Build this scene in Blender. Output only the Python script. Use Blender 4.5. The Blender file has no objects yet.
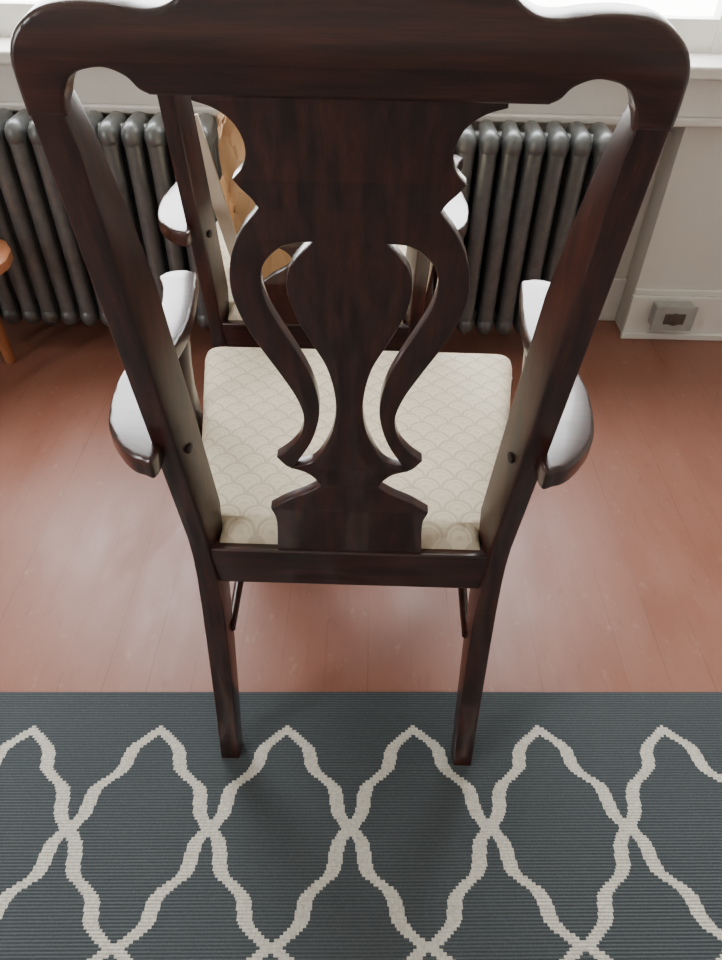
import bpy, bmesh, math
from mathutils import Vector, Matrix
scene = bpy.context.scene
COL = scene.collection
PITCH = math.radians(42.5); F = 690.0; H = 1.17
ROLL = math.radians(1.3)
CP, SP = math.cos(PITCH), math.sin(PITCH)
CX = -0.013

# ------------------------------------------------------------ materials
def mat(name, color=(0.5,0.5,0.5), rough=0.5, metal=0.0, coat=0.0, spec=0.5):
    m = bpy.data.materials.new(name); m.use_nodes = True
    b = m.node_tree.nodes["Principled BSDF"]
    b.inputs["Base Color"].default_value = (*color,1)
    b.inputs["Roughness"].default_value = rough
    b.inputs["Metallic"].default_value = metal
    b.inputs["Coat Weight"].default_value = coat
    b.inputs["Coat Roughness"].default_value = 0.14
    b.inputs["Specular IOR Level"].default_value = spec
    return m, m.node_tree, b
class NT:
    def __init__(s, nt): s.nt = nt
    def n(s, t, **k):
        x = s.nt.nodes.new(t)
        for a,v in k.items(): setattr(x,a,v)
        return x
    def l(s,a,b): s.nt.links.new(a,b)
    def m(s, op, a, b=None, c=None, clamp=False):
        x = s.nt.nodes.new("ShaderNodeMath"); x.operation = op; x.use_clamp = clamp
        for i,v in enumerate((a,b,c)):
            if v is None: continue
            if isinstance(v,(int,float)): x.inputs[i].default_value = v
            else: s.l(v, x.inputs[i])
        return x.outputs[0]
    def mix(s, fac, a, b):
        x = s.nt.nodes.new("ShaderNodeMix"); x.data_type='RGBA'
        if isinstance(fac,(int,float)): x.inputs[0].default_value = fac
        else: s.l(fac, x.inputs[0])
        for i,v in ((6,a),(7,b)):
            if isinstance(v,tuple): x.inputs[i].default_value = (*v,1)
            else: s.l(v, x.inputs[i])
        return x.outputs[2]
    def obj(s, scale=(1,1,1)):
        t = s.n("ShaderNodeTexCoord"); mp = s.n("ShaderNodeMapping"); mp.inputs["Scale"].default_value = scale
        s.l(t.outputs["Object"], mp.inputs["Vector"]); return mp.outputs[0]
    def noise(s, vec, scale, detail=4, rough=0.5):
        x = s.n("ShaderNodeTexNoise"); x.inputs["Scale"].default_value=scale; x.inputs["Detail"].default_value=detail
        x.inputs["Roughness"].default_value=rough
        s.l(vec, x.inputs["Vector"]); return x.outputs["Fac"]
    def ramp(s, fac, p0, p1):
        x = s.n("ShaderNodeMapRange"); x.inputs[1].default_value=p0; x.inputs[2].default_value=p1
        s.l(fac, x.inputs[0]); return x.outputs[0]
    def bump(s, h, bsdf, strength=0.3, dist=0.001):
        x = s.n("ShaderNodeBump"); x.inputs["Strength"].default_value=strength; x.inputs["Distance"].default_value=dist
        s.l(h, x.inputs["Height"]); s.l(x.outputs[0], bsdf.inputs["Normal"])

def wood_mat(name, c0, c1, rough, scale, coat=0.0, spec=0.5):
    m, nt, b = mat(name, c0, rough, 0, coat, spec); g = NT(nt)
    f = g.noise(g.obj(scale), 6, 6, 0.6)
    f = g.ramp(f, 0.38, 0.66)
    f2 = g.ramp(g.noise(g.obj(tuple(s*7 if s>5 else s*2 for s in scale)), 6, 3, 0.6), 0.45, 0.62)
    ff = g.m('MULTIPLY', f, g.m('SUBTRACT', 1.0, g.m('MULTIPLY', f2, 0.45)))
    g.l(g.mix(ff, c0, c1), b.inputs["Base Color"])
    g.bump(f2, b, 0.07, 0.0005)
    return m
M_WOOD = wood_mat("mahogany_vertical", (0.012,0.0034,0.0032), (0.052,0.0125,0.0095), 0.32, (14,14,1.2), 0.5)
M_WOODH = wood_mat("mahogany_horizontal", (0.012,0.0034,0.0032), (0.052,0.0125,0.0095), 0.32, (1.2,14,14), 0.4)
M_PLUG,_,_ = mat("wood_plug", (0.012,0.005,0.004), 0.4)
M_ORANGE = wood_mat("pine_wood", (0.42,0.16,0.07), (0.30,0.11,0.045), 0.4, (8,8,1))

def fabric():
    m, nt, b = mat("damask_fabric", (0.7,0.63,0.5), 0.75, 0,0,0.3); g = NT(nt)
    sx = g.n("ShaderNodeSeparateXYZ"); t = g.n("ShaderNodeTexCoord"); g.l(t.outputs["Object"], sx.inputs[0])
    S = 0.044
    u = g.m('DIVIDE', sx.outputs[0], S); v = g.m('DIVIDE', sx.outputs[1], S*0.5)
    r = g.m('FLOOR', v); par = g.m('MULTIPLY', g.m('FLOORED_MODULO', r, 2), 0.5)
    dx = g.m('SUBTRACT', g.m('FRACT', g.m('ADD', u, par)), 0.5)
    dy = g.m('MULTIPLY', g.m('FRACT', v), 0.5)
    d1 = g.m('SQRT', g.m('ADD', g.m('MULTIPLY',dx,dx), g.m('MULTIPLY',dy,dy)))
    rim = g.m('LESS_THAN', g.m('ABSOLUTE', g.m('SUBTRACT', d1, 0.455)), 0.05)
    ring = g.m('LESS_THAN', g.m('ABSOLUTE', g.m('SUBTRACT', d1, 0.30)), 0.03)
    pat = g.m('MAXIMUM', rim, g.m('MULTIPLY', ring, 0.5))
    pat = g.m('MAXIMUM', pat, g.m('MULTIPLY', g.m('LESS_THAN', d1, 0.12), 0.5))
    wv = g.noise(g.obj((1,1,1)), 700, 2)
    c = g.mix(pat, (0.735,0.645,0.485), (0.56,0.48,0.355))
    big = g.ramp(g.noise(g.obj((1,1,1)), 9, 3), 0.3,0.7)
    c = g.mix(g.m('MULTIPLY',big,0.2), c, (0.56,0.46,0.33))
    g.l(c, b.inputs["Base Color"])
    wr = g.noise(g.obj((1,1,1)), 14, 3)
    g.bump(g.m('ADD', g.m('ADD', g.m('MULTIPLY',pat,1.4), g.m('MULTIPLY',wr,9.0)), g.m('MULTIPLY',wv,0.8)), b, 0.6, 0.001)
    return m
M_FAB = fabric()

def rug_mat():
    m, nt, b = mat("woven_rug", (0.06,0.08,0.1), 0.95, 0,0,0.15); g = NT(nt)
    t = g.n("ShaderNodeTexCoord"); sx = g.n("ShaderNodeSeparateXYZ"); g.l(t.outputs["Object"], sx.inputs[0])
    X, Y = sx.outputs[0], sx.outputs[1]     # origin = rug's far edge centre
    q = 0.0045
    Ys = g.m('MULTIPLY', g.m('ADD', g.m('FLOOR', g.m('DIVIDE', Y, q)), 0.5), q)
    q2 = 0.0025
    Xs = g.m('MULTIPLY', g.m('ADD', g.m('FLOOR', g.m('DIVIDE', X, q2)), 0.5), q2)
    W, P2 = 0.2253, 0.1637
    TOP = -0.080
    ph = g.m('DIVIDE', g.m('SUBTRACT', TOP, Ys), P2)          # 0 at peaks, 1 at crossings, 2 bottoms
    tt = g.m('SUBTRACT', 1.0, g.m('PINGPONG', g.m('MAXIMUM', ph, 0.0), 1.0))       # 1 at peak, 0 at crossing
    over = g.m('MAXIMUM', g.m('MULTIPLY', ph, -1.0), 0.0)
    fc = g.n("ShaderNodeFloatCurve"); cu = fc.mapping.curves[0]
    pts = [(0,0.010),(0.06,0.042),(0.12,0.075),(0.22,0.095),(0.34,0.108),(0.42,0.135),(0.47,0.18),(0.54,0.245),(0.60,0.285),(0.70,0.305),(0.80,0.322),(0.87,0.362),(0.94,0.425),(1,0.475)]
    cu.points[0].location = pts[0]; cu.points[1].location = pts[-1]
    for p in pts[1:-1]: cu.points.new(*p)
    for p in cu.points: p.handle_type = 'AUTO'
    fc.mapping.update(); g.l(tt, fc.inputs["Value"])
    gg = g.m('ADD', fc.outputs[0], g.m('MULTIPLY', over, 0.95))
    a = g.m('PINGPONG', g.m('DIVIDE', g.m('ADD', Xs, 0.011+W*20), W), 0.5)
    dist = g.m('ABSOLUTE', g.m('SUBTRACT', a, gg))
    line = g.m('LESS_THAN', dist, 0.050)
    ribs = g.m('SINE', g.m('MULTIPLY', Y, 2*math.pi/0.0048))
    nz = g.noise(g.obj((1,1,1)), 260, 3)
    nb = g.ramp(g.noise(g.obj((1,1,1)), 5, 3), 0.3, 0.7)
    blue = g.mix(g.ramp(ribs,-1,1), (0.044,0.053,0.059), (0.092,0.108,0.115))
    blue = g.mix(g.m('MULTIPLY', nb, 0.2), blue, (0.048,0.056,0.064))
    spk = g.m('LESS_THAN', g.m('ABSOLUTE', g.m('SUBTRACT', nz, 0.5)), 0.012)
    blue = g.mix(g.m('MULTIPLY', spk, 0.25), blue, (0.2,0.22,0.22))
    wh = g.mix(g.ramp(nz,0.3,0.7), (0.48,0.46,0.40), (0.70,0.68,0.60))
    c = g.mix(line, blue, wh)
    g.l(c, b.inputs["Base Color"])
    g.bump(g.m('ADD', g.m('MULTIPLY', line, 0.6), g.m('ADD', ribs, g.m('MULTIPLY',nz,0.8))), b, 0.5, 0.0009)
    return m
M_RUG = rug_mat()

def floor_mat():
    m, nt, b = mat("painted_floorboards", (0.3,0.1,0.06), 0.4, 0,0,0.5); g = NT(nt)
    t = g.n("ShaderNodeTexCoord"); sx = g.n("ShaderNodeSeparateXYZ"); g.l(t.outputs["Object"], sx.inputs[0])
    BW = 0.083
    u = g.m('DIVIDE', g.m('ADD', sx.outputs[0], 0.02), BW)
    fr = g.m('FRACT', u); idx = g.m('FLOOR', u)
    gap = g.m('LESS_THAN', g.m('ABSOLUTE', g.m('SUBTRACT', fr, 0.5)), 0.010)
    wn = g.n("ShaderNodeTexWhiteNoise"); wn.noise_dimensions='1D'; g.l(idx, wn.inputs["W"])
    c = g.mix(wn.outputs["Value"], (0.255,0.098,0.064), (0.268,0.104,0.068))
    n2 = g.ramp(g.noise(g.obj((2.2,0.8,1)), 4, 6, 0.65), 0.35, 0.7)
    c = g.mix(g.m('MULTIPLY', n2, 0.5), c, (0.335,0.155,0.112))
    n3 = g.ramp(g.noise(g.obj((6,1.5,1)), 9, 6, 0.7), 0.56, 0.74)
    c = g.mix(g.m('MULTIPLY', n3, 0.45), c, (0.15,0.060,0.042))
    n4 = g.ramp(g.noise(g.obj((5,3,1)), 6, 8, 0.75), 0.60, 0.64)
    c = g.mix(g.m('MULTIPLY', n4, 0.3), c, (0.42,0.24,0.18))
    gn = g.ramp(g.noise(g.obj((3,1.2,1)), 2, 3), 0.35, 0.65)
    gapv = g.m('MULTIPLY', gap, gn)
    c = g.mix(g.m('MULTIPLY', gapv, 0.5), c, (0.09,0.03,0.018))
    g.l(c, b.inputs["Base Color"])
    rg = g.m('ADD', 0.33, g.m('MULTIPLY', n2, 0.20)); g.l(rg, b.inputs["Roughness"])
    gr = g.noise(g.obj((30,1.5,1)), 5, 5)
    h = g.m('SUBTRACT', g.m('MULTIPLY', gr, 0.5), g.m('MULTIPLY', gapv, 0.8))
    cup = g.m('MULTIPLY', g.m('PINGPONG', g.m('ADD',u,0.5), 0.5), 0.35)
    g.bump(g.m('ADD',h,cup), b, 0.35, 0.0009)
    return m
M_FLOOR = floor_mat()
def paint(name, col, rough, sc=12, amt=0.12):
    m, nt, b = mat(name, col, rough); g = NT(nt)
    f = g.ramp(g.noise(g.obj(), sc, 5), 0.3, 0.7)
    g.l(g.mix(g.m('MULTIPLY',f,amt), col, tuple(c*0.6 for c in col)), b.inputs["Base Color"])
    g.bump(f, b, 0.15, 0.001)
    return m
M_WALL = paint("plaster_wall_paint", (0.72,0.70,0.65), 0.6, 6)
M_WALL2 = paint("plaster_wall_low_bounce", (0.52,0.49,0.44), 0.6, 6)  # walls out of view, darkened to cut bounced fill light
M_TRIM = paint("white_trim_paint", (0.80,0.78,0.74), 0.4, 20)
M_CEIL = paint("ceiling_paint", (0.62,0.60,0.56), 0.8)  # unseen ceiling, toned down as well for less bounce
M_RAD = paint("radiator_silver_paint", (0.165,0.175,0.178), 0.34, 40, 0.6)
M_RAD.node_tree.nodes["Principled BSDF"].inputs["Metallic"].default_value = 0.5
M_STEEL = paint("outlet_steel", (0.42,0.42,0.39), 0.45, 50, 0.4)
M_BLACK,_,_ = mat("outlet_face_brown", (0.09,0.07,0.06), 0.5)
M_BAG = paint("kraft_paper", (0.66,0.40,0.20), 0.6, 14, 0.5)
M_CARD = paint("pale_cardboard", (0.62,0.52,0.40), 0.7, 20, 0.3)

# ------------------------------------------------------------ mesh helpers
def finish(ob, mt, parent=None, smooth=35, bevel=0, seg=2):
    me = ob.data
    if mt is not None and not me.materials: me.materials.append(mt)
    if smooth:
        for p in me.polygons: p.use_smooth = True
        me.set_sharp_from_angle(angle=math.radians(smooth))
    if bevel:
        md = ob.modifiers.new("bevel",'BEVEL'); md.width=bevel; md.segments=seg; md.limit_method='ANGLE'
    if parent: ob.parent = parent
    return ob
def mesh_ob(name, verts, faces, mt, parent=None, **k):
    me = bpy.data.meshes.new(name); me.from_pydata([tuple(v) for v in verts], [], faces)
    bm = bmesh.new(); bm.from_mesh(me); bmesh.ops.recalc_face_normals(bm, faces=bm.faces); bm.to_mesh(me); bm.free()
    ob = bpy.data.objects.new(name, me); COL.objects.link(ob)
    return finish(ob, mt, parent, **k)
def boxes(name, lst, mt, parent=None, bevel=0.0, **k):
    V=[];Fc=[]
    for (x0,x1,y0,y1,z0,z1) in lst:
        n=len(V)
        V += [(x0,y0,z0),(x1,y0,z0),(x1,y1,z0),(x0,y1,z0),(x0,y0,z1),(x1,y0,z1),(x1,y1,z1),(x0,y1,z1)]
        Fc += [[n+i for i in f] for f in ((0,3,2,1),(4,5,6,7),(0,1,5,4),(1,2,6,5),(2,3,7,6),(3,0,4,7))]
    return mesh_ob(name, V, Fc, mt, parent, bevel=bevel, **k)
def ring_rr(w, d, r, n=4):
    pts=[]
    for cx,cy,a0 in ((w/2-r,d/2-r,0),(-w/2+r,d/2-r,90),(-w/2+r,-d/2+r,180),(w/2-r,-d/2+r,270)):
        for i in range(n+1):
            a=math.radians(a0+90*i/n); pts.append((cx+r*math.cos(a), cy+r*math.sin(a)))
    return pts
def loft_rings(name, rings, mt, parent=None, smooth=50):
    V=[];Fc=[]; n=len(rings[0])
    for R in rings: V+=R
    for i in range(len(rings)-1):
        for j in range(n):
            Fc.append([i*n+j, i*n+(j+1)%n, (i+1)*n+(j+1)%n, (i+1)*n+j])
    Fc.append(list(range(n))[::-1]); Fc.append([(len(rings)-1)*n+j for j in range(n)])
    return mesh_ob(name, V, Fc, mt, parent, smooth=smooth)
def loft_z(name, secs, mt, parent=None):
    """secs: (cx,cy,z,w,d,r) horizontal rounded-rect sections"""
    return loft_rings(name,[[(cx+a,cy+b,z) for a,b in ring_rr(w,d,min(r,w/2*0.98,d/2*0.98))] for (cx,cy,z,w,d,r) in secs],mt,parent)
def tube(name, path, rad, mt, parent=None, n=12):
    P=[Vector(p) for p in path]; rings=[]
    for i,p in enumerate(P):
        t=(P[min(i+1,len(P)-1)]-P[max(i-1,0)]).normalized()
        up=Vector((0,0,1)) if abs(t.z)<0.9 else Vector((0,1,0))
        a=t.cross(up).normalized(); b=t.cross(a)
        rr = rad[i] if isinstance(rad,(list,tuple)) else rad
        rings.append([tuple(p+a*rr*math.cos(2*math.pi*j/n)+b*rr*math.sin(2*math.pi*j/n)) for j in range(n)])
    return loft_rings(name,rings,mt,parent)
def smooth_pts(pts, closed=True, k=5):
    n=len(pts); out=[]
    for i in range(n if closed else n-1):
        p1=pts[i]; p2=pts[(i+1)%n]
        p0=pts[i-1] if (closed or i>0) else p1
        p3=pts[(i+2)%n] if (closed or i+2<n) else p2
        if len(p1)>2: p0=(2*p1[0]-p2[0],2*p1[1]-p2[1])
        if len(p2)>2: p3=(2*p2[0]-p1[0],2*p2[1]-p1[1])
        for j in range(k):
            t=j/k; q=[]
            for a in (0,1):
                q.append(0.5*(2*p1[a]+(p2[a]-p0[a])*t+(2*p0[a]-5*p1[a]+4*p2[a]-p3[a])*t*t+(3*p1[a]-p0[a]-3*p2[a]+p3[a])*t**3))
            out.append(tuple(q))
    if not closed: out.append(tuple(pts[-1][:2]))
    return out
def plate(name, loops, thick, mt, matrix, parent=None, bev=0.003):
    cu = bpy.data.curves.new(name,'CURVE'); cu.dimensions='2D'; cu.fill_mode='BOTH'
    cu.extrude = thick/2-bev; cu.bevel_depth=bev; cu.bevel_resolution=2; cu.offset=-bev
    for L in loops:
        sp=cu.splines.new('POLY'); sp.points.add(len(L)-1)
        for i,p in enumerate(L): sp.points[i].co=(p[0],p[1],0,1)
        sp.use_cyclic_u=True
    tmp=bpy.data.objects.new("tmp",cu); COL.objects.link(tmp)
    bpy.context.view_layer.update()
    me=bpy.data.meshes.new_from_object(tmp.evaluated_get(bpy.context.evaluated_depsgraph_get()))
    bpy.data.objects.remove(tmp)
    me.name=name; me.transform(matrix); me.materials.clear()
    bm=bmesh.new(); bm.from_mesh(me); bmesh.ops.remove_doubles(bm,verts=bm.verts,dist=1e-5); bm.to_mesh(me); bm.free()
    ob=bpy.data.objects.new(name,me); COL.objects.link(ob)
    return finish(ob,mt,parent,smooth=30)

# ------------------------------------------------------------ dining chair (local origin = floor centre under the back seat rail)
TH = math.radians(8.7)
Y0, Z0 = 0.64, 0.44
sv = Vector((0,-math.sin(TH),math.cos(TH))); nv = Vector((0,-math.cos(TH),-math.sin(TH)))
HE = H-0.007
def on_back(off, v):
    """measured silhouette offset -> coordinates in the plane of the raked chair back"""
    d = Vector((off/F, CP - (v-480)/F*SP, -SP - (v-480)/F*CP))
    o = Vector((0,0,HE)); p0 = Vector((0,Y0,Z0))
    t = (p0-o).dot(nv)/d.dot(nv); P = o+d*t
    return (P.x, (P-p0).dot(sv))
def half(pts): return [((*on_back(p[0],p[1]),'c') if len(p)>2 else on_back(p[0],p[1])) for p in pts]
def mirror_loop(pts):
    L = [(-p[0],*p[1:]) for p in reversed(pts) if abs(p[0])>1e-6]
    return pts+L
crest_h = half([(0,-62),(80,-58),(120,-50),(145,-38),(160,-20),(168,-5),(180,7),(195,14),(215,15),(240,11),(275,9),(305,13),(325,24),(339,42),(342,65),(335,92),(323,126,'c'),
                (283,126,'c'),(286,110),(284,96),(277,83),(262,77),(245,76),(225,84),(212,96),(200,102,'c'),(0,102)])
splat_h = half([(0,95,'c'),(162,95,'c'),(160,108,'c'),(138,115),(120,127),(109,143),(105,160),(109,175),(118,186,'c'),(110,195),(99,205),(92,214,'c'),(98,222),(109,237),(118,258),(121,280),(118,303),(107,328),(91,352),(71,378),(54,402),(46,422),(49,440),(59,453),(73,463,'c'),(62,472),(45,477),(35,483),(29,490,'c'),(44,498),(62,505),(79,514,'c'),(73,527),(72,556,'c'),(0,556,'c')])
slot = half([(38,247,'c'),(60,249),(76,258),(87,272),(89,290),(82,312),(68,335),(51,360),(38,383),(31,405),(31,425),(39,448),(56,472,'c'),(35,465),(20,443),(14,420),(15,398),(23,372),(40,345),(56,318),(63,295),(61,275),(51,260)])

def plane_matrix(front):
    o = Vector((0,Y0,Z0)) - nv*front
    M = Matrix.Identity(4)
    M.col[0] = (1,0,0,0); M.col[1]=(*sv,0); M.col[2]=(*nv,0); M.col[3]=(*o,1)
    return M
def rear_y(z):
    if z>=0.44: return Y0-(z-0.44)*math.tan(TH)
    k=[(0,0.548),(0.08,0.569),(0.16,0.589),(0.24,0.607),(0.32,0.624),(0.38,0.634),(0.44,0.640)]
    for (a,ya),(b,yb) in zip(k,k[1:]):
        if z<=b: return ya+(yb-ya)*(z-a)/(b-a)
def rounded_poly(P, r, n=3):
    out=[]; N=len(P)
    for i in range(N):
        p=Vector(P[i]); a=Vector(P[i-1])-p; b=Vector(P[(i+1)%N])-p
        a.normalize(); b.normalize()
        s=p+a*r; e=p+b*r
        for j in range(n+1):
            t=j/n; out.append(tuple((1-t)**2*s+2*t*(1-t)*p+t*t*e))
    return out
def lerp_tab(T,z):
    if z<=T[0][0]: return T[0][1]
    for (a,va),(b,vb) in zip(T,T[1:]):
        if z<=b: return va+(vb-va)*(z-a)/(b-a)
    return T[-1][1]

def build_chair():
    root = bpy.data.objects.new("dining_chair", None); COL.objects.link(root)
    plate("crest_rail", [smooth_pts(mirror_loop(crest_h))], 0.028, M_WOODH, plane_matrix(0.014), root, 0.004)
    sl = smooth_pts(slot); sr=[(-a,b) for a,b in sl]
    plate("back_splat", [smooth_pts(mirror_loop(splat_h)), sl, sr], 0.014, M_WOOD, plane_matrix(0.0115), root, 0.0014)
    for s,nm in ((-1,"left"),(1,"right")):
        rings=[]
        for z in [0,0.03,0.08,0.16,0.24,0.32,0.38,0.42,0.46,0.50,0.55,0.62,0.7,0.78,0.85,0.93,0.99,1.02,1.045]:
            outer=lerp_tab([(0,0.216),(0.4,0.2205),(0.6,0.2265),(0.83,0.2325),(1.02,0.2370)],z)
            wr=lerp_tab([(0,0.031),(0.3,0.034),(0.42,0.025),(0.5,0.026),(0.85,0.027),(1.0,0.0285),(1.045,0.022)],z)
            wf=lerp_tab([(0,0.033),(0.3,0.037),(0.42,0.036),(0.5,0.046),(0.85,0.047),(0.96,0.040),(1.02,0.031),(1.045,0.024)],z)
            d=lerp_tab([(0,0.032),(0.38,0.042),(0.7,0.040),(0.95,0.031),(1.03,0.026)],z)
            y=rear_y(z)+0.0006
            P=[(s*outer,y),(s*(outer-wr),y),(s*(outer-wf),y+d),(s*outer,y+d)]
            rings.append([(a,b,z) for a,b in rounded_poly(P,0.003)])
        loft_rings("rear_post_"+nm, rings, M_WOOD, root, smooth=25)
        zp=0.630; yp=rear_y(zp)+0.018; xp=s*(0.2275-0.0355)
        tube("screw_plug_"+nm, [(xp+s*0.004,yp+0.001,zp),(xp-s*0.0022,yp-0.001,zp),(xp-s*0.0035,yp-0.0015,zp)], [0.0070,0.0070,0.004], M_PLUG, root, 16)
        arm=[(0.2185,0.585),(0.235,0.583),(0.252,0.592),(0.272,0.615),(0.289,0.645),(0.299,0.69),(0.303,0.74),(0.299,0.80),(0.294,0.86),(0.294,0.92),(0.304,0.98),(0.320,1.025,'c'),(0.308,1.043),(0.285,1.050),(0.262,1.043,'c'),(0.254,0.99),(0.247,0.93),(0.245,0.87),(0.250,0.81),(0.252,0.77),(0.247,0.73),(0.236,0.70),(0.224,0.68),(0.2185,0.67)]
        L=smooth_pts(arm)
        if s<0: L=[(-a,b) for a,b in L]
        plate("arm_"+nm, [L], 0.030, M_WOODH, Matrix.Translation((0,0,0.639)), root, 0.0055)
        sup=[(0.283,0.95,0.36,0.030,0.052,0.008),(0.284,0.95,0.40,0.030,0.052,0.01),(0.284,0.948,0.445,0.028,0.048,0.011),(0.281,0.938,0.50,0.026,0.036,0.012),(0.277,0.93,0.55,0.026,0.032,0.012),(0.274,0.932,0.60,0.028,0.036,0.012),(0.273,0.942,0.627,0.030,0.048,0.012)]
        loft_z("arm_support_"+nm, [(s*a[0],*a[1:]) for a in sup], M_WOOD, root)
        fl=[(0.268,1.125,0,0.042,0.048,0.018),(0.268,1.125,0.02,0.052,0.056,0.024),(0.266,1.118,0.045,0.034,0.036,0.016),(0.263,1.110,0.12,0.030,0.032,0.014),(0.266,1.112,0.22,0.037,0.039,0.016),(0.272,1.120,0.31,0.050,0.052,0.018),(0.272,1.120,0.36,0.050,0.052,0.012),(0.268,1.113,0.385,0.046,0.046,0.006),(0.268,1.113,0.43,0.046,0.046,0.006)]
        loft_z("front_leg_"+nm, [(s*a[0],*a[1:]) for a in fl], M_WOOD, root)
        V=[]
        for (x,y) in ((0.182,0.672),(0.210,0.672),(0.268,1.105),(0.242,1.105)):
            V += [(s*x,y,0.365),(s*x,y,0.432)]
        mesh_ob("side_rail_"+nm, V, [[0,2,4,6],[1,7,5,3],[0,1,3,2],[2,3,5,4],[4,5,7,6],[6,7,1,0]], M_WOODH, root, bevel=0.003)
        tube("side_stretcher_"+nm, [(s*0.184,0.635,0.258),(s*0.187,0.78,0.258),(s*0.207,0.93,0.258),(s*0.25,1.10,0.258)], [0.007,0.008,0.008,0.007], M_WOOD, root)
    boxes("rear_rail", [(-0.197,0.197,0.6425,0.672,0.363,0.434)], M_WOODH, root, bevel=0.003)
    boxes("front_rail", [(-0.25,0.25,1.10,1.13,0.365,0.432)], M_WOODH, root, bevel=0.004)
    V=[];Fc=[]
    ys=[0.656,0.660,0.667,0.682,0.6825]
    y=0.69
    while y<1.145: ys.append(y); y+=0.02
    ys += [1.135,1.142,1.147,1.149]; ys=sorted(set(ys))
    NX=44; y0,y1=ys[0],ys[-1]
    for y in ys:
        if y<=0.682: hw=0.184
        else: hw=0.2185+(y-0.6825)*(0.298-0.2185)/(1.149-0.6825)
        e=max(0,(y-1.11)/0.039); hw-=0.022*(1-math.sqrt(max(0,1-e**2.2)))
        dy=min(y-y0, (y1-y))
        for i in range(NX+1):
            t=math.sin(math.pi/2*(2*i/NX-1)); x=t*hw
            dx=hw-abs(x)
            fx=1-(1-min(dx/0.035,1))**2.5; fy=1-(1-min(dy/0.04,1))**2.5
            z=0.436+0.026*math.sqrt(max(fx,0)*max(fy,0))+0.010*(1-(x/0.29)**2)*(1-((y-0.9)/0.25)**2)*fx*fy
            V.append((x,y,z))
    n=NX+1; R=len(ys); top=len(V)
    V += [(v[0],v[1],0.420) for v in V]
    for r in range(R-1):
        for i in range(NX):
            a=r*n+i
            Fc.append([a,a+1,a+n+1,a+n]); Fc.append([top+a,top+a+n,top+a+n+1,top+a+1])
    for r in range(R-1):
        for i in (0,NX):
            a=r*n+i; Fc.append([a,a+n,top+a+n,top+a])
    for i in range(NX):
        for r in (0,R-1):
            a=r*n+i; Fc.append([a,a+1,top+a+1,top+a])
    mesh_ob("seat_cushion", V, Fc, M_FAB, root, smooth=60)
    return root
chair = build_chair()
def place(root, xc, dy, yaw, dz):
    piv=Vector((0,0.64,0)); R=Matrix.Rotation(math.radians(yaw),4,'Z')
    root.matrix_world = Matrix.Translation(piv+Vector((xc,dy,dz))) @ R @ Matrix.Translation(-piv)
place(chair, CX-0.001, 0, -0.5, 0.007)
chair2 = bpy.data.objects.new("dining_chair.001", None); COL.objects.link(chair2)
for c in list(chair.children):
    d=c.copy(); COL.objects.link(d); d.parent=chair2
place(chair2, -0.103, 0.635, 0.0, 0.0)

# ------------------------------------------------------------ paper bag on the far chair
def bag():
    root=bpy.data.objects.new("paper_bag",None); COL.objects.link(root)
    import random; random.seed(4)
    nz,na=16,48
    V=[]; Fc=[]
    for k in range(nz+1):
        t=k/nz; z=0.33*t
        for j in range(na):
            a=2*math.pi*j/na
            cx,sy=math.cos(a),math.sin(a)
            w=0.080*(1-0.15*t**3); d=0.055*(1-0.35*t**2); e=0.5
            x=w*math.copysign(abs(cx)**e,cx); y=d*math.copysign(abs(sy)**e,sy)
            f=1+0.12*t*math.sin(5*a+3*t)+0.09*t*math.sin(9*a-9*t)
            zz=z+(0.022*math.sin(3*a+1)+0.012*math.sin(8*a) if k==nz else 0)+0.006*random.uniform(-1,1)*t
            V.append((x*f+0.006*random.uniform(-1,1),y*f+0.006*random.uniform(-1,1),zz))
    for k in range(nz):
        for j in range(na): Fc.append([k*na+j,k*na+(j+1)%na,(k+1)*na+(j+1)%na,(k+1)*na+j])
    Fc.append(list(range(na))[::-1])
    prev=nz*na
    for k,(s,dz) in enumerate(((0.75,0.012),(0.5,-0.012),(0.28,0.016))):
        st=len(V)
        for j in range(na):
            b=V[nz*na+j]
            V.append((b[0]*s+0.004*random.uniform(-1,1),b[1]*s+0.004*random.uniform(-1,1),0.33+dz+0.012*math.sin(5*2*math.pi*j/na+k*2)+0.005*random.uniform(-1,1)))
        for j in range(na): Fc.append([prev+j,prev+(j+1)%na,st+(j+1)%na,st+j])
        prev=st
    c=len(V); V.append((0,0,0.34))
    for j in range(na): Fc.append([prev+j,prev+(j+1)%na,c])
    mesh_ob("bag_body",V,Fc,M_BAG,root,smooth=20)
    root.location=(-0.216,1.455,0.4725); root.rotation_euler=(0,0,math.radians(12))
    V=[]
    for (x,z) in ((-0.342,0.800),(-0.314,0.806),(-0.244,0.476),(-0.272,0.4745)):
        V += [(x,1.374,z),(x,1.382,z)]
    st=mesh_ob("cardboard_strip",V,[[0,2,4,6],[1,7,5,3],[0,1,3,2],[2,3,5,4],[4,5,7,6],[6,7,1,0]],M_CARD,None,bevel=0.001)
    bpy.context.view_layer.update()
    st.parent=root; st.matrix_parent_inverse=root.matrix_world.inverted()
    return root
bag()

# ------------------------------------------------------------ rug
RE=0.684
rug=boxes("rug",[(-1.35,1.35,-2.08,-0.0,0.0,0.006)],M_RUG,None,bevel=0.002)
rug.location=(0,RE,0.0005); rug.rotation_euler=(0,0,math.radians(1.44))

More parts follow.
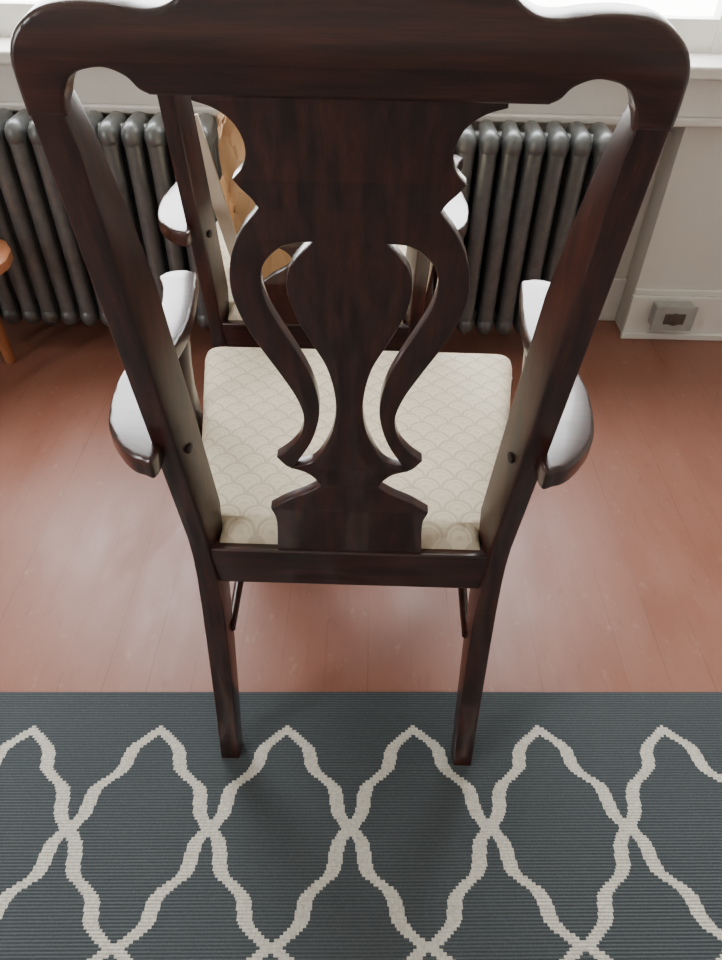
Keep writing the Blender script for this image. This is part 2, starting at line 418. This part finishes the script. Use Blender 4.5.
# ------------------------------------------------------------ room shell
XL,XR,YB,YF,ZC=-2.4,1.7,-2.6,2.02,2.55
boxes("floor",[(XL,XR,YB,2.12,-0.05,0)],M_FLOOR,smooth=0)
boxes("ceiling",[(XL-0.1,XR+0.1,YB-0.1,2.35,ZC,ZC+0.08)],M_CEIL,smooth=0)
W1=(-1.55,-0.40); W2=(-0.20,0.95); ZS=0.775; ZT=2.25; NR=0.85
wb=[(NR,XR,YF,2.30,0,ZS),(XL,-1.70,YF,2.30,0,ZS),(-1.70,NR,2.12,2.30,0,ZS),
    (XL,W1[0],YF,2.30,ZS,ZC),(W1[1],W2[0],YF,2.30,ZS,ZC),(W2[1],XR,YF,2.30,ZS,ZC),
    (W1[0],W1[1],YF,2.30,ZT,ZC),(W2[0],W2[1],YF,2.30,ZT,ZC)]
boxes("wall_north",wb,M_WALL,smooth=0)
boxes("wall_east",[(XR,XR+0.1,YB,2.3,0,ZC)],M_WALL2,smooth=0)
boxes("wall_west",[(XL-0.1,XL,YB,-1.4,0,ZC),(XL-0.1,XL,-0.6,2.3,0,ZC),(XL-0.1,XL,-1.4,-0.6,0,0.8),(XL-0.1,XL,-1.4,-0.6,2.0,ZC)],M_WALL2,smooth=0)  # window opening here is an unseen addition that lets in fill light
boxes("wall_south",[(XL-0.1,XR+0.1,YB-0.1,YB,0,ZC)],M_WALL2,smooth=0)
boxes("baseboard_north",[(NR-0.006,XR,YF-0.018,YF,0,0.145),(NR-0.003,XR,YF-0.012,YF,0.145,0.165),(NR-0.012,XR,YF-0.032,YF-0.018,0,0.022)],M_TRIM,bevel=0.003)
boxes("baseboard_niche",[(-1.70,NR,2.104,2.12,0,0.15)],M_TRIM,bevel=0.003)
boxes("baseboard_east",[(XR-0.018,XR,YB,YF-0.035,0,0.16)],M_TRIM,bevel=0.003)
boxes("trim_1",[(-1.75,1.06,1.955,2.28,0.755,0.785),(-1.70,1.03,1.99,2.12,0.66,0.755),(-1.71,1.04,1.982,2.02,0.640,0.662)],M_TRIM,bevel=0.006)
def window(name,x0,x1):
    w=0.055; e=0.003
    boxes(name,[(x0+w-e,x1-w+e,2.120,2.165,ZS+0.005,ZS+0.085),(x0+e,x0+w,2.118,2.167,ZS+0.005,1.52),(x1-w,x1-e,2.118,2.167,ZS+0.005,1.52),(x0+w-e,x1-w+e,2.12,2.165,1.47,1.515),
      (x0+e,x0+w,2.17,2.21,1.47,ZT-e),(x1-w,x1-e,2.17,2.21,1.47,ZT-e),(x0+w-e,x1-w+e,2.172,2.208,ZT-0.06,ZT-e),
      (x0-0.09,x0+0.005,1.995,2.018,ZS+0.012,ZT),(x1-0.005,x1+0.09,1.995,2.018,ZS+0.012,ZT),(x0-0.09,x1+0.09,1.993,2.018,ZT+0.001,ZT+0.09)],M_TRIM,bevel=0.002)
window("window_1",*W1); window("window_2",*W2)

# ------------------------------------------------------------ radiators
def radiator(name,x0,nsec,pitch=0.0585):
    root=bpy.data.objects.new(name,None); COL.objects.link(root)
    bm=bmesh.new()
    def col(cx,cy,rx,ry,z0,z1):
        prof=[(z0,0.3),(z0+0.010,0.8),(z0+0.03,1.0),(z0+0.06,0.88),(z1-0.06,0.88),(z1-0.03,1.0),(z1-0.010,0.8),(z1,0.3)]
        rings=[[bm.verts.new((cx+rx*s*math.cos(2*math.pi*j/12),cy+ry*s*math.sin(2*math.pi*j/12),z)) for j in range(12)] for z,s in prof]
        for a,b in zip(rings,rings[1:]):
            for j in range(12): bm.faces.new((a[j],a[(j+1)%12],b[(j+1)%12],b[j]))
        bm.faces.new(rings[0][::-1]); bm.faces.new(rings[-1])
    def capsule(cx,y0,y1,z,rx,rz):
        k=[(y0-rz*0.9,0.35),(y0-rz*0.6,0.8),(y0,1),(y1,1),(y1+rz*0.6,0.8),(y1+rz*0.9,0.35)]
        rings=[[bm.verts.new((cx+rx*s*math.cos(2*math.pi*j/14),y,z+rz*s*math.sin(2*math.pi*j/14))) for j in range(14)] for y,s in k]
        for a,b in zip(rings,rings[1:]):
            for j in range(14): bm.faces.new((a[j],a[(j+1)%14],b[(j+1)%14],b[j]))
        bm.faces.new(rings[0][::-1]); bm.faces.new(rings[-1])
    for i in range(nsec):
        cx=x0+pitch*(i+0.5)
        for cy in (1.862,1.91,1.958):
            col(cx,cy,0.0262,0.0245,0.085,0.652)
        capsule(cx,1.868,1.952,0.622,0.0275,0.036)
        capsule(cx,1.868,1.952,0.115,0.0275,0.036)
        if i in (0,nsec-1):
            for cy in (1.862,1.958):
                col(cx,cy,0.018,0.018,0.0,0.12)
    for z in (0.115,0.62):
        r=0.022; ra=[];rb=[]
        for j in range(12):
            a=2*math.pi*j/12
            ra.append(bm.verts.new((x0+0.01,1.91+r*math.cos(a),z+r*math.sin(a)))); rb.append(bm.verts.new((x0+pitch*nsec-0.01,1.91+r*math.cos(a),z+r*math.sin(a))))
        for j in range(12): bm.faces.new((ra[j],ra[(j+1)%12],rb[(j+1)%12],rb[j]))
        bm.faces.new(ra[::-1]); bm.faces.new(rb)
    bmesh.ops.recalc_face_normals(bm,faces=bm.faces)
    me=bpy.data.meshes.new("sections"); bm.to_mesh(me); bm.free()
    ob=bpy.data.objects.new("sections",me); COL.objects.link(ob); finish(ob,M_RAD,root,smooth=60)
    return root
r1=radiator("radiator",-1.33,16)
r2=radiator("radiator.001",0.10,9)
tube("valve_pipe",[(0.075,1.91,0.0),(0.075,1.91,0.09),(0.085,1.91,0.115),(0.12,1.91,0.115)],0.014,M_RAD,r2)
tube("valve_pipe_l",[(-0.375,1.91,0.0),(-0.375,1.91,0.09),(-0.385,1.91,0.115),(-0.405,1.91,0.115)],0.014,M_RAD,r1)

# ------------------------------------------------------------ outlet box
ob=bpy.data.objects.new("electrical_outlet",None); COL.objects.link(ob)
boxes("outlet_box",[(0.910,1.030,1.955,2.002,0.060,0.133)],M_STEEL,ob,bevel=0.006)
boxes("cover_plate",[(0.905,1.035,1.950,1.956,0.055,0.138)],M_STEEL,ob,bevel=0.003)
tube("receptacle",[(0.970,1.952,0.097),(0.970,1.944,0.097),(0.970,1.943,0.097)],[0.020,0.020,0.016],M_BLACK,ob,20)
boxes("receptacle_body",[(0.938,1.002,1.946,1.951,0.079,0.115)],M_BLACK,ob,bevel=0.002)

# ------------------------------------------------------------ three-legged wooden stool at the left edge
st=bpy.data.objects.new("wooden_stool",None); COL.objects.link(st)
loft_z("stool_seat",[(0,0,0.345,0.30,0.30,0.145),(0,0,0.352,0.32,0.32,0.155),(0,0,0.375,0.32,0.32,0.155),(0,0,0.383,0.30,0.30,0.145)],M_ORANGE,st)
LG=[(0.010,0.105),(-0.11,0.0),(0.010,-0.105)]
for i,(a,b) in enumerate(LG):
    tube("leg_%d"%(i+1),[(a,b,0),(a,b*0.95,0.2),(a*0.95,b*0.9,0.348)],[0.015,0.02,0.018],M_ORANGE,st)
for i in range(3):
    p=LG[i];q=LG[(i+1)%3]
    tube("rung_%d"%(i+1),[(p[0],p[1]*.96,0.16),(q[0],q[1]*.96,0.16)],0.009,M_ORANGE,st)
st.location=(-1.083,1.67,0)

# ------------------------------------------------------------ daylight
w=bpy.data.worlds.new("World"); scene.world=w; w.use_nodes=True
g=NT(w.node_tree); bg=w.node_tree.nodes["Background"]
tc=g.n("ShaderNodeTexCoord"); s3=g.n("ShaderNodeSeparateXYZ"); g.l(tc.outputs["Generated"],s3.inputs[0])
f=g.ramp(s3.outputs[2],-0.15,0.25)
g.l(g.mix(f,(0.7,0.7,0.66),(0.97,0.98,1.0)),bg.inputs["Color"]); bg.inputs["Strength"].default_value=20.0
def portal(name,loc,rot,sx,sy):
    l=bpy.data.lights.new(name,'AREA'); l.shape='RECTANGLE'; l.size=sx; l.size_y=sy; l.cycles.is_portal=True
    o=bpy.data.objects.new(name,l); COL.objects.link(o); o.location=loc; o.rotation_euler=rot
zc=(ZS+ZT)/2
portal("portal_1",((W1[0]+W1[1])/2,2.29,zc),(math.radians(-90),0,0),1.15,ZT-ZS)
portal("portal_2",((W2[0]+W2[1])/2,2.29,zc),(math.radians(-90),0,0),1.15,ZT-ZS)
portal("portal_west_fill",(XL-0.09,-1.0,1.4),(0,math.radians(-90),0),1.2,0.8)  # portal for the added, out-of-view west opening (fill)

# ------------------------------------------------------------ camera
cam=bpy.data.cameras.new("camera"); cam.sensor_fit='VERTICAL'; cam.sensor_height=24; cam.lens=F/960*24
cam.clip_start=0.02
co=bpy.data.objects.new("camera",cam); COL.objects.link(co)
co.matrix_world = Matrix.Translation((0,0,H)) @ Matrix.Rotation(math.pi/2-PITCH,4,'X') @ Matrix.Rotation(ROLL,4,'Z')
scene.camera=co
